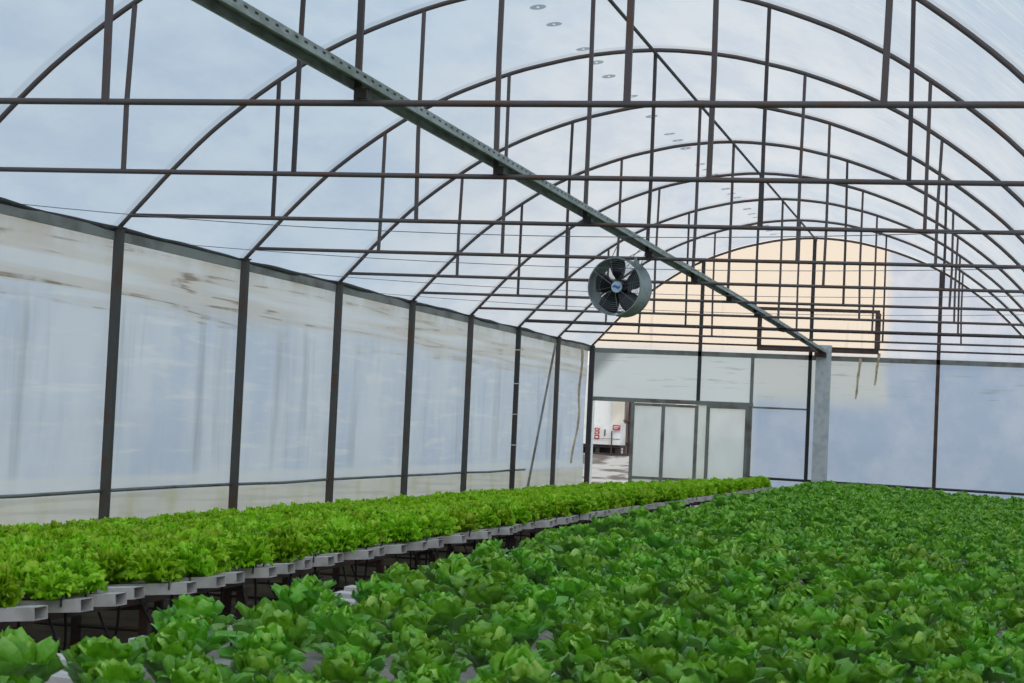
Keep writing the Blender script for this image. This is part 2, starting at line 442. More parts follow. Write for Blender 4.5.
t = empty('eave_beam', (0, 0, 0))
eb = MB()
ep = [(-.065, Z_EAVE - .09), (-.016, Z_EAVE - .09), (-.016, Z_EAVE - .005), (-.065, Z_EAVE - .005), (-.065, Z_EAVE - .09)]
eb.sweep(ep, -12, YE, 12)
link('box_rail', eb, M['eave'], t)
rl = MB(); pts = []
y = -12.0
while y <= YE: pts.append((-.035 + .01 * math.sin(y * 2.1), y, Z_EAVE + .004 + .007 * math.sin(y * 1.3) + .004 * math.sin(y * 5.3))); y += .25
rl.tube(pts, [.026 + .006 * math.sin(i * .7) for i in range(len(pts))], 8)
link('rolled_film', rl, M['black_film_roll'], t, True)['label'] = 'dark roll of old film lying along the beam'
tag(t, 'grey steel beam along the top of the left wall posts', 'beam')

t = empty('lower_rail', (0, 0, 0))
for k in range(-2, 7):
    y0, y1 = k * BAY + .047, (k + 1) * BAY - .047
    if k == 5: y1 = y0 + .9
    if k == 6: continue
    dz = random.uniform(-.012, .012)
    link('rail_length', MB().tube([(-.01, y0, .845), (-.01, (y0 + y1) / 2, .845 + dz), (-.01, y1, .845)], .017, 6, square=False), M['gable_steel'], t, True)
tag(t, 'thin grey pipe rail running low between the left wall posts', 'rail')

# leaning pipe and torn strip near the far corner
t = tag(link('brace_pipe', MB().tube([(.075, 15.5, .012), (.075, 16.5, 1.53), (.075, 17.5, 3.05)], .02, 8), M['gable_steel'], smooth=True), 'slim grey pipe leaning diagonally against the left wall near the far corner', 'brace')
pts = [(.03 + .02 * math.sin(i * .9), 19.93 - .0 * i - (max(0, i - 7) * .075), Z_EAVE - .03 - i * .17) for i in range(14)]
sb = MB()
vs = []
for i, p in enumerate(pts):
    w = .035 - .0016 * i + .012 * math.sin(i * 1.7)
    vs += [(p[0] - .012, p[1] - w, p[2]), (p[0] + .012, p[1] + w, p[2]), (p[0] + .02, p[1] + w, p[2]), (p[0] - .004, p[1] - w, p[2])]
fs = []
for i in range(len(pts) - 1):
    for k in range(4): fs.append((4 * i + k, 4 * i + (k + 1) % 4, 4 * i + 4 + (k + 1) % 4, 4 * i + 4 + k))
sb.add(vs, fs)
tag(link('hanging_strip', sb, M['strap']), 'torn tan strip of film hanging from the eave beside the corner post', 'strip')

# ------------------------------------------------------------------ roof trusses
HX = [1.45, 2.75, 4.22, 5.69, 7.0]
def tie_x(z):
    for (x0, z0), (x1, z1) in zip(ARC, ARC[1:]):
        if z0 <= z <= z1: return x0 + (x1 - x0) * (z - z0) / (z1 - z0)
X_T = tie_x(Z_TIE)
for k in range(-2, 7):
    y = k * BAY
    t = empty('roof_truss', (0, y, 0))
    link('arch_pipe', MB().tube([(x, 0, z) for x, z in ARC], .021, 8), M['pipe'], t, True)
    sag = random.uniform(-.012, .004)
    zt = lambda x: Z_TIE + sag * (1 - ((x - W / 2) / (W / 2)) ** 2)
    dark = k in (5,)
    rr = .027 if dark else .0165
    link('tie_pipe', MB().tube([(X_T + (W - 2 * X_T) * i / 12, 0, zt(X_T + (W - 2 * X_T) * i / 12)) for i in range(13)], rr if dark else .018, 8), M['pipe_dark'] if dark else M['pipe'], t, True)
    for j, hx in enumerate(HX):
        lean = random.uniform(-.02, .02); r = .0145
        if k == -2 or (k, j) in ((-1, 3),): r = .017
        if j == 2: r = .016
        top = arch_z(hx + lean) - .015
        mid = Z_TIE + (top - Z_TIE) * .4
        kink = random.uniform(-.012, .012)
        link('hanger', MB().tube([(hx, 0, zt(hx)), (hx + lean * .4 + kink, 0, mid), (hx + lean, 0, top)], r, 4, square=True), M['pipe_dark'] if (j + k) % 3 == 0 else M['pipe'], t)
    n = 7 - k
    L = f'rusty pipe roof arch with tie pipe and hangers, {ordinal(n)} counted from the end wall'
    tag(t, L, 'roof truss', 'arched roof trusses across the tunnel')

t = tag(link('ridge_pipe', MB().tube([(W / 2, -10 + i * 31 / 20, arch_z(W / 2) - .04) for i in range(21)], .017, 8), M['pipe_dark'], smooth=True), 'thin dark pipe running lengthwise under the ridge of the arches', 'pipe')

# perforated channel beam under the trusses' middle
BX, BZ0 = 4.25, EYE + 1.755
M['perf'] = perforated()
t = empty('channel_beam', (0, 0, 0))
b = MB(); th = .004; hw, hh = .070, .052
b.sweep([(BX - hw + .016, BZ0), (BX - hw, BZ0), (BX - hw, BZ0 + hh), (BX + hw, BZ0 + hh), (BX + hw, BZ0), (BX + hw - .016, BZ0)], -10.5, 20.74, 60)
def bend(x, y, z):
    q = max(0, y - 9.0) / 11.7
    return (x + .17 * q ** 1.6, y, z - .16 * q ** 1.6)
b.v = [bend(*p) for p in b.v]
ch = link('perforated_channel', b, M['perf'], t)
so = ch.modifiers.new('s', 'SOLIDIFY'); so.thickness = th; so.offset = -1
for k in range(-3, 7):
    bx, _, bz = bend(BX, k * BAY, BZ0)
    bm = MB().box(bx - .03, bx + .03, k * BAY - .03, k * BAY + .03, min(Z_TIE + .012, bz - .02), bz - .001)
    link('bracket', bm, M['pipe_dark'], t)
tag(t, 'long perforated galvanised channel running lengthwise down the middle under the roof', 'beam')

# wires slung across the tunnel
for y, s, nm in ((-1.8, .165, 'nearest the camera'), (1.4, .125, 'second from the camera'), (4.6, .12, 'third from the camera'), (7.6, .11, 'fourth from the camera')):
    pts = [(W * i / 24, y, Z_EAVE + .01 - s * (1 - ((i - 12) / 12) ** 2)) for i in range(25)]
    tag(link('hanging_wire', MB().tube(pts, .0032, 5), M['wire'], smooth=True), f'thin sagging wire slung across the tunnel below the tie pipes, {nm}', 'wire', 'thin wires across the tunnel')

# ------------------------------------------------------------------ end wall
t = empty('gable_frame', (0, YE, 0))
link('arch_pipe', MB().tube([(x, 0, z) for x, z in ARC], .022, 8), M['pipe'], t, True)
link('gable_rail', MB().box(.06, W - .02, -.03, .03, 3.05, 3.14), M['gable_steel'], t)
link('tie_pipe', MB().tube([(X_T, -.02, Z_TIE), (W / 2, -.02, Z_TIE), (W - X_T, -.02, Z_TIE)], .018, 8), M['pipe_dark'], t, True)
link('door_header', MB().box(.06, 3.16, -.035, .02, 2.12, 2.20), M['gable_steel'], t)
link('side_rail', MB().box(3.16, 4.2, -.02, .02, 2.10, 2.135), M['gable_steel'], t)
for i, (x, z0, w, m) in enumerate(((2.11, 2.2, .033, 'post_dark'), (4.20, 0, .033, 'post_dark'), (6.55, 0, .034, 'frame_brown'))):
    link('stud', MB().box(x - w, x + w, -.03, .03, z0, arch_z(x) - .01), M[m], t)
link('stud', MB().box(3.09, 3.15, -.025, .025, 0, 3.05), M['gable_steel'], t)
link('low_rail', MB().tube([(3.1, 0, .795), (5, 0, .775), (6.5, 0, .757), (W, 0, .735)], .024, 8), M['post_dark'], t, True)
tag(t, 'steel frame of the end wall with rail, studs and outer arch', 'frame')

t = empty('square_column', (4.46, 20.86, 0))
link('shaft', MB().box(-.135, .135, -.12, .12, 0, 3.2), M['galv'], t)
link('base_plate', MB().box(-.19, .19, -.17, .17, 0, .015), M['galv'], t)
link('top_plate', MB().box(-.14, .14, -.12, .12, 3.2, 3.33), M['galv'], t)
link('beam_seat', MB().box(-.16, .06, -.2, -.12, 3.10, 3.19), M['frame_brown'], t)
tag(t, 'square grey galvanised column at the end wall carrying the perforated beam', 'column')

t = empty('vent_hatch', (0, YE - .06, 0))
x0, x1, z0, z1 = 3.23, 5.43, 3.20, 4.02
link('top_bar', MB().box(x0 - .03, x1 + .03, -.03, .03, z1 - .06, z1), M['frame_brown'], t)
link('bottom_bar', MB().box(x0 - .03, x1 + .03, -.03, .03, z0, z0 + .07), M['frame_brown'], t)
link('side_bar', MB().box(x0 - .04, x0 + .04, -.03, .03, z0 + .07, z1 - .06), M['frame_brown'], t)
link('side_bar', MB().box(x1 - .05, x1 + .05, -.03, .03, z0 + .07, z1 - .06), M['frame_brown'], t)
link('prop_rod', MB().tube([(x0 + .02, -.03, z1 - .38), (x0 + .5, -.2, z0 + .35)], .012, 6), M['pipe_dark'], t)
tag(t, 'dark brown framed vent hatch in the end wall above the column', 'vent')

for (x, z0, z1, lab) in ((5.13, 2.35, 3.12, 'longer tan strip hanging below the gable rail, nearer the column'), (5.47, 2.62, 3.22, 'shorter tan strip hanging below the corner of the vent hatch')):
    b = MB(); n = 9; vs = []
    for i in range(n + 1):
        z = z1 + (z0 - z1) * i / n; w = .026 + .005 * math.sin(i * 1.9) - .001 * i; dx = -.06 * (i / n) + .004 * math.sin(i * 1.1)
        vs += [(x + dx - w, -.0, z), (x + dx + w, 0, z), (x + dx + w, .006, z), (x + dx - w, .006, z)]
    fs = [(4 * i + k, 4 * i + (k + 1) % 4, 4 * i + 4 + (k + 1) % 4, 4 * i + 4 + k) for i in range(n) for k in range(4)]
    b.add(vs, fs)
    o = link('hanging_strip', b, M['strap']); o.location = (0, YE - .045, 0)
    tag(o, lab, 'strip')

def door(name, xs, y, ztop):
    t = empty(name, (0, y, 0)); tag(t, kind='structure')
    x0, x1 = xs[0], xs[-1]
    link('film_panel', MB().grid(lambda u, v: (x0 + (x1 - x0) * u, .012 + .006 * math.sin(u * 9) * math.sin(v * 5), .03 + (ztop - .03) * v), 10, 10), M['door_film'], t, True)
    for x in xs: link('stile', MB().box(x - .032, x + .032, -.02, .02, .02, ztop), M['gable_steel'], t)
    link('top_rail', MB().box(x0, x1, -.022, .022, ztop - .05, ztop), M['gable_steel'], t)
    link('bottom_rail', MB().box(x0, x1, -.022, .022, .66, .71), M['gable_steel'], t)
    link('sill_rail', MB().box(x0, x1, -.022, .022, .02, .06), M['gable_steel'], t)
    return t
d1 = door('door_1', (.87, 1.46, 2.10), YE - .05, 2.11)
d2 = door('door_2', (2.32, 3.06), YE - .05, 2.12)
link('fixed_film', MB().box(-.0, .26, 0, .008, .02, 2.13), M['door_film'], d2).location = (2.08, .04, 0)

# ------------------------------------------------------------------ circulation fan
def fan(cx, cy, cz):
    R = .281; L = .27
    t = empty('circulation_fan', (cx, cy, cz))
    b = MB(); n = 48
    ring = lambda r, y: [(r * math.cos(2 * PI * k / n), y, r * math.sin(2 * PI * k / n)) for k in range(n)]
    secs = [(R + .007, 0), (R + .007, .010), (R, .014), (R, L - .014), (R + .007, L - .010), (R + .007, L), (R - .004, L), (R - .004, 0), (R + .007, 0)]
    vs = []; fs = []
    for r, y in secs: vs += ring(r, y)
    for i in range(len(secs) - 1):
        for k in range(n): fs.append((i * n + k, i * n + (k + 1) % n, (i + 1) * n + (k + 1) % n, (i + 1) * n + k))
    b.add(vs, fs); link('drum', b, M['fan_drum'], t, False)
    yb = .12
    for i in range(5):                                     # five broad swept blades
        a0 = PI / 2 + i * 2 * PI / 5
        def bl(u, v, th=0.0):
            r = .055 + (.262 - .055) * u
            wid = .36 + .37 * math.sin(PI * min(u * .62 + .18, 1))
            a = a0 + (v - .5) * wid * 2 * (.62 + .2 * (1 - u)) + .12 * u
            return (r * math.cos(a), yb + (v - .5) * .085 * (1 - .35 * u) + th, r * math.sin(a))
        q = MB(); nu, nv = 8, 6
        q.grid(lambda u, v: bl(u, v), nu, nv)
        o = link('blade', q, M['fan_blade'], t, True)
        s = o.modifiers.new('s', 'SOLIDIFY'); s.thickness = .006
    def disc(r0, y0, r1, y1, seg=28):
        q = MB(); vs = [(0, y0, 0)] + [(r0 * math.cos(2 * PI * k / seg), y0, r0 * math.sin(2 * PI * k / seg)) for k in range(seg)]
        vs += [(r1 * math.cos(2 * PI * k / seg), y1, r1 * math.sin(2 * PI * k / seg)) for k in range(seg)] + [(0, y1, 0)]
        fs = [(0, 1 + k, 1 + (k + 1) % seg) for k in range(seg)] + [(1 + k, 1 + seg + k, 1 + seg + (k + 1) % seg, 1 + (k + 1) % seg) for k in range(seg)]
        fs += [(1 + 2 * seg, 1 + seg + (k + 1) % seg, 1 + seg + k) for k in range(seg)]
        return q.add(vs, fs)
    link('hub', disc(.062, .07, .066, .18), M['fan_blade'], t)
    bd = link('badge', disc(.056, .055, .058, .069), M['badge'], t); bd['label'] = 'pale blue round badge on the hub'
    # a wavy blue emblem band across the badge
    wv = MB(); vs = []; N = 14
    for i in range(N + 1):
        x = -.042 + .084 * i / N; zc = .007 * math.sin(i / N * 2 * PI); h = .0135 * math.sqrt(max(1 - (x / .046) ** 2, .1))
        vs += [(x, .051, zc - h), (x, .051, zc + h), (x, .056, zc + h), (x, .056, zc - h)]
    fs = [(4 * i + k, 4 * i + (k + 1) % 4, 4 * i + 4 + (k + 1) % 4, 4 * i + 4 + k) for i in range(N) for k in range(4)] + [(3, 2, 1, 0), (4 * N, 4 * N + 1, 4 * N + 2, 4 * N + 3)]
    wv.add(vs, fs); link('emblem', wv, M['badge_blue'], bd)
    link('motor', disc(.075, .17, .075, L - .01), M['fan_blade'], t)
    for nm, y, rings, sp in (('front_guard', .006, 7, 8), ('rear_guard', L - .006, 16, 8)):
        g = MB()
        for i in range(rings):
            r = (.16 if nm == 'front_guard' else .05) + ((.277 - .16) if nm == 'front_guard' else (.277 - .05)) * i / (rings - 1)
            g.tube([(r * math.cos(2 * PI * k / 32), y, r * math.sin(2 * PI * k / 32)) for k in range(33)], .0016 if nm == 'front_guard' else .002, 4, False)
        for k in range(sp):
            a = 2 * PI * k / sp + .2; g.tube([(.05 * math.cos(a), y, .05 * math.sin(a)), (.28 * math.cos(a), y, .28 * math.sin(a))], .0024, 4)
        link(nm, g, M['fan_guard'], t)
    for s in (-1, 1):
        link('hanging_cable', MB().tube([(s * .10, .10, R * .93), (.12 + s * .03, -.15 if s < 0 else .25, .39)], .004, 5), M['wire'], t)
        link('hanging_cable', MB().tube([(s * .16 + .02, L - .06, R * .8), (.2, .3, .41)], .004, 5), M['wire'], t)
    link('clamp', MB().box(.15, .18, .12, .18, .215, .30), M['fan_drum'], t)
    tag(t, 'round grey drum fan with black blades hanging under the perforated beam', 'fan')
    t.rotation_euler = (0, 0, -.25)
fan(3.925, 2.90, EYE + 1.392)

# ------------------------------------------------------------------ yard seen through the door opening
t = empty('generator_cabinet', (-7.5, 61, .0))
g0 = .5
link('cabinet_body', MB().box(-1.15, .58, 0, 1.2, EYE - .66, EYE + .10), M['white_paint'], t)
link('end_cabinet', MB().box(.20, .60, -.06, 1.1, EYE - .66, EYE + .22), M['white_paint'], t)
link('seam', MB().box(-.66, .6, -.08, -.06, EYE - .43, EYE - .415), M['dark_frame'], t)
for k, (zz, h) in enumerate(((-.06, .10), (-.20, .10), (-.37, .16))):
    o = link('warning_mark', MB().box(-.46, -.26, -.03, -.005, EYE + zz - h / 2, EYE + zz + h / 2), M['red_paint'], t)
    o2 = link('mark_symbol', MB().box(-.41, -.31, -.036, -.031, EYE + zz - h / 5, EYE + zz + h / 7), M['white_paint'], o)
link('handle', MB().box(-.06, -.02, -.04, -.003, EYE - .3, EYE - .05), M['dark_frame'], t)
ub = MB().box(-1.15, .60, .1, 1.1, EYE - .78, EYE - .66)
link('under_frame', ub, M['dark_frame'], t)
link('tank', MB().box(-1.1, .3, .5, 1.0, .4, EYE - .78), M['dark_frame'], t)
for x in (-1.0, -.35, .5): link('leg', MB().box(x - .08, x + .08, .15, .4, .25, EYE - .78), M['dark_frame'], t)
link('skid', MB().box(-1.5, 1.3, .0, .5, .35, EYE - 1.0), M['dark_frame'], t)
tag(t, 'white cabinet with red marks standing in the yard beyond the door opening', 'machine')
t = empty('sign_board', (-7.05, 60.85, 0))
link('board', MB().box(-.15, .16, -.03, 0, EYE - .06, EYE + .14), M['red_paint'], t)
link('lettering', MB().box(-.11, .12, -.036, -.031, EYE + .06, EYE + .09).box(-.11, .05, -.036, -.031, EYE + .0, EYE + .03), M['white_paint'], t)
link('stake', MB().box(-.20, -.155, -.03, .02, .3, EYE - .1), M['dark_frame'], t)
tag(t, 'small red sign board on the right end of the white cabinet', 'sign')
t = empty('timber_post', (-6.86, 62.5, 0))
link('post_shaft', MB().box(-.17, .0, -.15, .15, .2, EYE + 1.15), M['timber'], t)
link('post_shaft', MB().box(.03, .16, -.12, .18, .2, EYE + 1.15), M['dark_frame'], t)
link('crossbar', MB().box(-.2, .9, -.2, -.16, EYE + .30, EYE + .36), M['dark_frame'], t)
link('crossbar', MB().box(-.2, .9, -.2, -.16, EYE - .62, EYE - .56), M['dark_frame'], t)
tag(t, 'brown grey double post behind the white cabinet in the yard', 'post')
t = empty('yard_building', (-9, 70, 0))
link('cream_wall', MB().box(-.02, 2.2, 0, 4, .2, 3.4), M['cream_wall'], t)
link('white_wall', MB().box(-14, -.02, .3, 4, .2, 4.4), M['white_paint'], t)
link('roof', MB().box(-.05, 2.3, -.15, 4.1, 3.4, 3.5), M['dark_frame'], t)
tag(t, 'pale cream and white building across the yard behind the white cabinet', 'building')

# ------------------------------------------------------------------ lettuces
def rot_pts(P, az):
    c, s = math.cos(az), math.sin(az)
    Q = P.copy(); Q[:, 0] = P[:, 0] * c - P[:, 1] * s; Q[:, 1] = P[:, 0] * s + P[:, 1] * c
    return Q
def lettuce(kind, seed, nu, nv, nleaf):
    rg = np.random.default_rng(seed)
    V = [np.zeros((1, 3))]; F = []; T = [np.array([[.5, 0, 0]])]; base = 1
    ga = PI * (3 - math.sqrt(5)); az0 = rg.uniform(0, 6.28)
    for i in range(nleaf):
        t = (i + .5) / nleaf                       # 0 heart .. 1 outer
        az = az0 + i * ga + rg.normal(0, .12)
        if kind == 'frilly':
            th0 = (.02 + 1.18 * t ** .85) + rg.normal(0, .06); curl = .22 + .34 * t
            L = .166 - .046 * t + .009 * rg.normal(); Wd = .036 + .010 * t
        else:
            th0 = (.08 + .68 * t ** .9) + rg.normal(0, .10); curl = -.70 + 1.30 * t + rg.normal(0, .25)
            L = (.168 + .012 * rg.normal()) * (.92 - .02 * t); Wd = .038 + .018 * t
        u = (np.arange(1, nu + 1) / nu); v = np.linspace(-1, 1, nv + 1)
        th = th0 + curl * u * u
        dr = np.sin(th) * L / nu; dz = np.cos(th) * L / nu
        r = np.cumsum(dr) + .008; z = np.cumsum(dz)
        U, Vv = np.meshgrid(u, v, indexing='ij')
        if kind == 'frilly':
            w = Wd * (.22 + .95 * U ** .75) * np.where(U > .8, np.sqrt(np.clip(1 - ((U - .8) / .28) ** 2, .05, 1)), 1)
        else:
            w = Wd * (.20 + 1.0 * np.sin(np.clip(U, 0, 1) * 1.75) ** 1.1) * np.sqrt(np.clip(1 - (np.clip(U - .55, 0, 1) / .475) ** 2.4, .05, 1))
        a = Vv * 1.0
        y = w * np.sin(a * 1.25) / np.sin(1.25)
        cup = (.45 if kind == 'frilly' else .60 - .35 * t * U) * w * a * a               # edges lift
        nx, nz = -np.cos(th), np.sin(th)                                    # leaf normal, towards the heart
        ph = rg.uniform(0, 6.28, 3)
        if kind == 'frilly':
            ruf = .0125 * (U ** 1.3) * (np.sin(a * 7.5 + ph[0]) * (.35 + .65 * np.abs(a)) + .7 * np.sin(a * 12 + U * 9 + ph[1])) + .006 * np.sin(U * 13 + ph[2]) + .007 * U ** 3 * np.sin(a * 21 + ph[2])
            y = y + .006 * U * np.sin(U * 15 + a * 6 + ph[1])
        else:
            ruf = .0080 * U * (np.sin(a * 3.6 + ph[0]) + .7 * np.sin(U * 6 + a * 3 + ph[1])) + .0035 * np.sin(U * 11 + a * 7 + ph[2])
            bl = .0026 * U * (np.sin(U * 24 + ph[0]) * np.sin(a * 9 + ph[1]) + np.sin(U * 17 + a * 12 + ph[2])) if nv > 8 else 0
            ruf = ruf + bl - .006 * np.exp(-(a / .16) ** 2) * (1 - U)            # sunken midrib
        d = cup + ruf
        lift = .010 * U * np.sin(a * 9 + ph[2]) if kind == 'frilly' else .06 * L * a * a * U
        X = r[:, None] + nx[:, None] * d + np.sin(th)[:, None] * lift
        Z = z[:, None] + nz[:, None] * d + np.cos(th)[:, None] * lift
        P = np.stack([X, y, Z], -1).reshape(-1, 3)
        V.append(rot_pts(P, az))
        lr = np.clip((rg.uniform(.0, .9) if kind == 'frilly' else rg.uniform(.12, .66)) + (.18 * (1 - t)), 0, 1)
        edge = np.clip(.25 * (np.abs(a) ** 3) * U + .12 * U, 0, .5)  # rims and tips tinted paler as painted highlights
        T.append(np.stack([np.clip(lr + edge - .1, 0, 1), U, np.full_like(U, t)], -1).reshape(-1, 3))
        s = nv + 1
        for j in range(nv): F.append((0, base + j + 1, base + j, base + j))
        for q in range(nu - 1):
            for j in range(nv):
                o = base + q * s + j
                F.append((o, o + 1, o + s + 1, o + s))
        base += nu * s
    V = np.concatenate(V); T = np.concatenate(T)
    V[:, 2] -= .004
    return V, np.array(F), T
def np_mesh(name, V, F, T, mat):
    # rows whose last two entries are equal are triangles
    tri = F[:, 2] == F[:, 3]
    ln = np.where(tri, 3, 4); st = np.concatenate([[0], np.cumsum(ln)[:-1]])
    mask = np.ones(F.shape, bool); mask[tri, 3] = False
    loops = F[mask]
    me = bpy.data.meshes.new(name)
    me.vertices.add(len(V)); me.vertices.foreach_set('co', V.astype(np.float32).ravel())
    me.loops.add(len(loops)); me.loops.foreach_set('vertex_index', loops.astype(np.int32))
    me.polygons.add(len(F)); me.polygons.foreach_set('loop_start', st.astype(np.int32)); me.polygons.foreach_set('loop_total', ln.astype(np.int32))
    me.polygons.foreach_set('use_smooth', np.ones(len(F), bool))
    at = me.color_attributes.new('tint', 'FLOAT_COLOR', 'POINT')
    at.data.foreach_set('color', np.concatenate([T, np.ones((len(T), 1))], 1).astype(np.float32).ravel())
    me.update(calc_edges=True); me.validate()
    me.materials.append(mat)
    return me

# bench planes: both slope down from the aisle
LX, RX = 3.88, 4.74
def left_z(x, y): return EYE - .82 - .087 * (LX - x) - max(0, y - 2) * .0045
def right_z(x, y): return EYE - .80 - .042 * (x - RX) - max(0, y - 2) * .0045
PITCH_L = []; y = -10.45; k = 0
while y < 18.9:
    PITCH_L.append(y); y += (.30, .42)[k % 2] + random.uniform(-.03, .03); k += 1
PITCH_R = []; y = -12.6
while y < 17.3:
    PITCH_R.append(y); y += .305 + random.uniform(-.02, .02)

CH_H, CH_W = .054, .116
def channel_mesh(length, sgn):
    """hollow rectangular gutter; open end at x=0, body runs to x = sgn*length"""
    b = MB(); y, h = CH_W / 2, CH_H; t = .003; D = .9
    def ring(x, i): return [(x, -y + i, -h + i), (x, y - i, -h + i), (x, y - i, -i), (x, -y + i, -i)]
    secs = [ring(sgn * length, 0), ring(0, 0), ring(0, t), ring(sgn * D, t)]
    vs = [p for s in secs for p in s]
    fs = [(3, 2, 1, 0), (12, 13, 14, 15)]
    for i in range(3):
        for k in range(4): fs.append((4 * i + k, 4 * i + (k + 1) % 4, 4 * i + 4 + (k + 1) % 4, 4 * i + 4 + k))
    return b.add(vs, fs).mesh('channel_gutter')
def feed_mesh(sgn, style):
    x = sgn * (.10 + .05 * style)
    pts = [(x, .012, -.004), (x, .014, .014), (x + .01, -.008, .026), (x + .012, -.04, .022), (x + .014, -.062, .004), (x + .012, -.066, -.03)]
    return MB().tube(pts, .0042, 6).mesh('feed_tube')
def drain_mesh(sgn, i):
    rr = random.Random(i); d = rr.uniform(.15, .30); s = rr.uniform(-.12, .12)
    pts = []
    for k in range(13):
        a = PI * k / 12
        pts.append((sgn * (.10 + .13 * k / 12), s * k / 12 + .05 * math.sin(a), -CH_H - .002 - d * math.sin(a)))
    return MB().tube(pts, .0065, 6).mesh('drain_hose')

def bed(side):
    left = side == 'left'
    sgn = -1 if left else 1
    zf = left_z if left else right_z
    X0 = LX if left else RX
    length = 3.55 if left else 3.62
    ys = PITCH_L if left else PITCH_R
    me = channel_mesh(length, sgn); me.materials.append(M['pvc'])
    fm = [feed_mesh(sgn, s) for s in (0, 1, 2)]
    for q in fm: q.materials.append(M['hose'])
    dm = [drain_mesh(sgn, s) for s in range(5)]
    for q in dm: q.materials.append(M['hose'])
    tilt = math.atan(.087) if left else math.atan(.042)
    # the first channel whose aisle end is in the frame
    vis = [i for i, y in enumerate(ys) if 0 <= proj((X0, y, zf(X0, y)))[0] <= 1024 and proj((X0, y, zf(X0, y)))[1] <= 683]
    first = min(vis)
    ends = []
    for i, y in enumerate(ys):
        jx = random.uniform(-.05, .06) if i % 2 else random.uniform(-.09, .03)
        xe = X0 + jx * 1.1
        ends.append(xe)
        t = empty('growing_channel', (xe, y, zf(xe, y)))
        t.rotation_euler = (0, -tilt if left else tilt, random.uniform(-.012, .012))
        o = bpy.data.objects.new('gutter', me); C.objects.link(o); o.parent = t
        o = bpy.data.objects.new('feed_tube', fm[i % 3]); C.objects.link(o); o.parent = t; o['label'] = 'thin black feed tube'
        if left and first - 2 <= i <= first + 40 and i % 3 != 1:
            o = bpy.data.objects.new('drain_hose', dm[i % 5]); C.objects.link(o); o.parent = t; o['label'] = 'black hose loop under the open end'
        nth = i - first + 1
        kind = 'frilly lettuce' if left else 'round lettuce'
        if nth >= 1: L = f'white plastic growing channel, {ordinal(nth)} aisle end in view on the {kind} bench'
        else: L = f'white plastic growing channel out of frame, {ordinal(first - i)} before the view on the {kind} bench'
        tag(t, L, 'growing channel', f'white channels of the {kind} bench')
    # plants
    plants = []
    rg = random.Random(11 if left else 23)
    sp = .212 if left else .268
    n = 16 if left else 13
    gaps = [] if left else [(100, 590), (808, 598), (815, 648), (950, 663), (790, 602), (885, 478), (160, 630), (48, 663)]
    for i, y in enumerate(ys):
        for j in range(n):
            off = (.155 + (.07 if i % 2 else .0)) if left else (.21 + (.10 if i % 2 else 0.0))
            x = ends[i] + sgn * (off + j * sp) + rg.uniform(-.02, .02)
            if not (.22 < x < W - .2): continue
            yy = y + rg.uniform(-.015, .015); z = zf(x, y)
            s = rg.uniform(.90, 1.13) if left else rg.uniform(.88, 1.15)
            if left and j == 0 and rg.random() < .12: s *= .72
            skip = (not left) and (rg.random() < .02 or (j == 0 and rg.random() < .34))
            px, py, d = proj((x, yy, z + .02)) if yy > -15 else (-999, -999, 99)
            if not left:
                for gx, gy in gaps:
                    if abs(px - gx) < 17 and abs(py - gy) < 7: skip = True
            if left and j == 0 and rg.random() < .08: skip = True
            if skip: continue
            h = .13
            ptx, pty, _ = proj((x, yy, z + h))
            inview = -25 < px < 1049 and pty < 690
            plants.append([i, j, x, yy, z, s, rg.uniform(0, 6.283), inview, d, i - first + 1])
    return plants

pl = bed('left'); pr_ = bed('right')

def scatter(plants, kind, mat, params_hi, params_lo, name, group, side):
    hi = []
    for sd in range(7):
        V, F, T = lettuce(kind, 100 + sd, *params_hi); hi.append(np_mesh(name, V, F, T, mat))
    lo = [lettuce(kind, 200 + sd, *params_lo) for sd in range(6)]
    def score(p):
        edge = 1.0 if (p[1] == 0 or kind != 'frilly') else .45
        return -(1e9 if not p[7] else 0) + edge / p[8] ** 2
    order = sorted(range(len(plants)), key=lambda q: -score(plants[q]))
    chosen = [q for q in order[:300] if plants[q][7] and plants[q][9] >= 1]
    cs = set(chosen)
    rnd = random.Random(5)
    # the place of each head among the ones that stand in its channel, counted from the aisle
    rank = {}
    for q, p in enumerate(plants):
        rank[q] = sum(1 for r in plants if r[0] == p[0] and r[1] < p[1]) + 1 if q in cs else 0
    for q in chosen:
        i, j, x, y, z, s, a, _, d, nth = plants[q]
        o = bpy.data.objects.new(name, hi[rnd.randrange(len(hi))]); C.objects.link(o)
        o.location = (x, y, z); o.rotation_euler = (rnd.uniform(-.09, .09), rnd.uniform(-.09, .09), a)
        o.scale = (s, s, s * rnd.uniform(.92, 1.1))
        if kind == 'frilly': L = f'bright frilly lettuce, {ordinal(rank[q])} from the aisle in the {ordinal(nth)} channel in view'
        else: L = f'dark green round lettuce, {ordinal(rank[q])} from the aisle in the {ordinal(nth)} channel in view'
        tag(o, L, 'lettuce', group)
    VV, FF, TT = [], [], []; base = 0
    for q, p in enumerate(plants):
        if q in cs: continue
        i, j, x, y, z, s, a, *_ = p
        V, F, T = lo[rnd.randrange(len(lo))]
        Q = rot_pts(V * np.array([s, s, s * rnd.uniform(.92, 1.1)]), a) + np.array([x, y, z])
        T2 = T.copy(); T2[:, 0] = np.clip(T2[:, 0] + rnd.uniform(-.16, .16), 0, 1)
        VV.append(Q); FF.append(F + base); TT.append(T2); base += len(V)
    me = np_mesh(name + '_rows', np.concatenate(VV), np.concatenate(FF), np.concatenate(TT), mat)
    o = bpy.data.objects.new('frilly_lettuce_foliage' if kind == 'frilly' else 'round_lettuce_foliage', me); C.objects.link(o)
    tag(o, ('bright green frilly lettuces crowding the rest of the bench by the film wall' if kind == 'frilly' else
            'dark green round lettuces crowding the rest of the bench towards the end wall'), 'lettuces', kind='stuff')
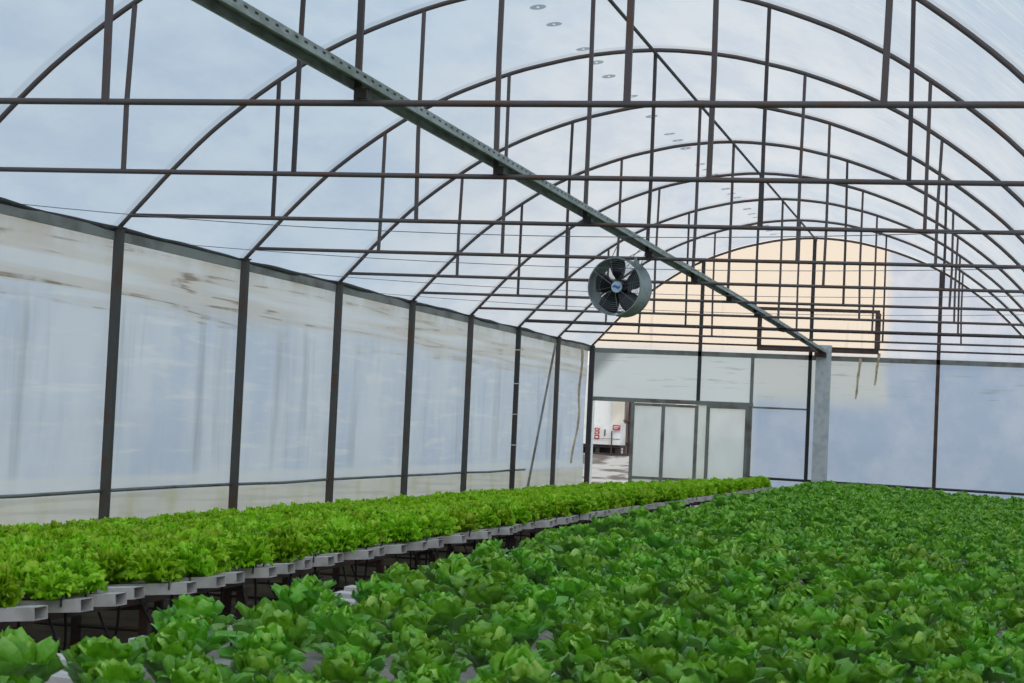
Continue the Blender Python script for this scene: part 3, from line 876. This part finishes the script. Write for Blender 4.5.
scatter(pl, 'frilly', M['frilly'], (7, 18, 46), (4, 11, 32), 'frilly_lettuce', 'bright frilly lettuces on the bench by the left wall', 'left')
scatter(pr_, 'butter', M['butter'], (14, 16, 22), (9, 12, 21), 'round_lettuce', 'dark green round lettuces on the bench across the aisle', 'right')

# ------------------------------------------------------------------ bench frames under the channels
def bench(side):
    left = side == 'left'; zf = left_z if left else right_z
    xs = (LX - .22, LX - 1.8, LX - 3.35) if left else (RX + .25, RX + 1.85, RX + 3.4)
    kind = 'frilly lettuce' if left else 'round lettuce'
    for q, x in enumerate(xs):
        pts = [(x, y, zf(x, y) - CH_H - .027) for y in np.linspace(-12.3 if not left else -10.7, 17.4 if not left else 19.0, 24)]
        o = link('bench_rail', MB().tube(pts, .018, 4, square=True), M['trestle'])
        tag(o, f'steel rail under the channels of the {kind} bench, {("aisle edge", "middle", "outer edge")[q]}', 'rail')
    ys = np.arange(-9.6 if left else -11.8, 19.0 if left else 17.3, 1.24)
    vis = [i for i, y in enumerate(ys) if 0 <= proj((xs[0], y, .5))[0]]
    f = min(vis)
    for i, y in enumerate(ys):
        t = empty('bench_trestle', (0, y, 0))
        for x in xs:
            zt = zf(x, y) - CH_H - .047
            link('leg', MB().box(x - .024, x + .024, -.024, .024, 0, zt - .034), M['trestle'], t)
        a, b = xs[0], xs[-1]
        link('crossbar', MB().tube([(a, 0, zf(a, y) - CH_H - .064), (b, 0, zf(b, y) - CH_H - .064)], .017, 4, square=True), M['trestle'], t)
        link('brace', MB().tube([(a, 0, .22), (b, 0, .22)], .012, 6), M['trestle'], t)
        nth = i - f + 1
        L = (f'dark steel trestle under the {kind} bench, {ordinal(nth)} in view along the aisle' if nth >= 1 else
             f'dark steel trestle under the {kind} bench out of frame, {ordinal(f - i)} before the view')
        tag(t, L, 'trestle', f'steel trestles of the {kind} bench')
bench('left'); bench('right')

# ------------------------------------------------------------------ light: overcast sky
w = bpy.data.worlds.new('sky'); bpy.context.scene.world = w; w.use_nodes = True
nt = w.node_tree; nt.nodes.clear(); h = NT(nt)
out = nt.nodes.new('ShaderNodeOutputWorld'); bg = h.n('Background')
x, y, z = h.sep(h.n('TexCoord').outputs['Generated'])
n = h.noise(h.mapping(h.n('TexCoord').outputs['Generated'], (1, 1, 2.5)), 2.2, 5, .55)
c = h.mix(h.smooth(z, -.02, .5), rgb(228, 238, 244), rgb(199, 220, 236))
c = h.mix(h.math('MULTIPLY', h.smooth(n, .3, .8), .04), c, rgb(236, 241, 245))
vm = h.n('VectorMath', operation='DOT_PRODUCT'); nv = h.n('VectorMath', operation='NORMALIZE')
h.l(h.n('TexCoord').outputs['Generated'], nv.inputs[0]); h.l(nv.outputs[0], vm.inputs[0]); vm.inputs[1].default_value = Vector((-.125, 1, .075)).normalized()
glow = h.smooth(vm.outputs['Value'], math.cos(.22), math.cos(.08))     # warm patch added to the sky to brighten the gable film from behind
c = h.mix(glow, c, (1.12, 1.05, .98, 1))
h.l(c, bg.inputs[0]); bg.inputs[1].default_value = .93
h.l(bg.outputs[0], out.inputs[0])
sun = bpy.data.lights.new('sun', 'SUN'); sun.energy = 1.9; sun.angle = math.radians(60); sun.color = (1, .96, .9)
so = bpy.data.objects.new('sun', sun); C.objects.link(so); so.rotation_euler = (math.radians(35), math.radians(18), 0)

sc = bpy.context.scene
sc.view_settings.view_transform = 'Standard'; sc.view_settings.look = 'None'
sc.view_settings.exposure = 0.0; sc.view_settings.gamma = 1.0; sc.view_settings.use_curve_mapping = False
sc.cycles.max_bounces = 10; sc.cycles.transparent_max_bounces = 16; sc.cycles.diffuse_bounces = 6
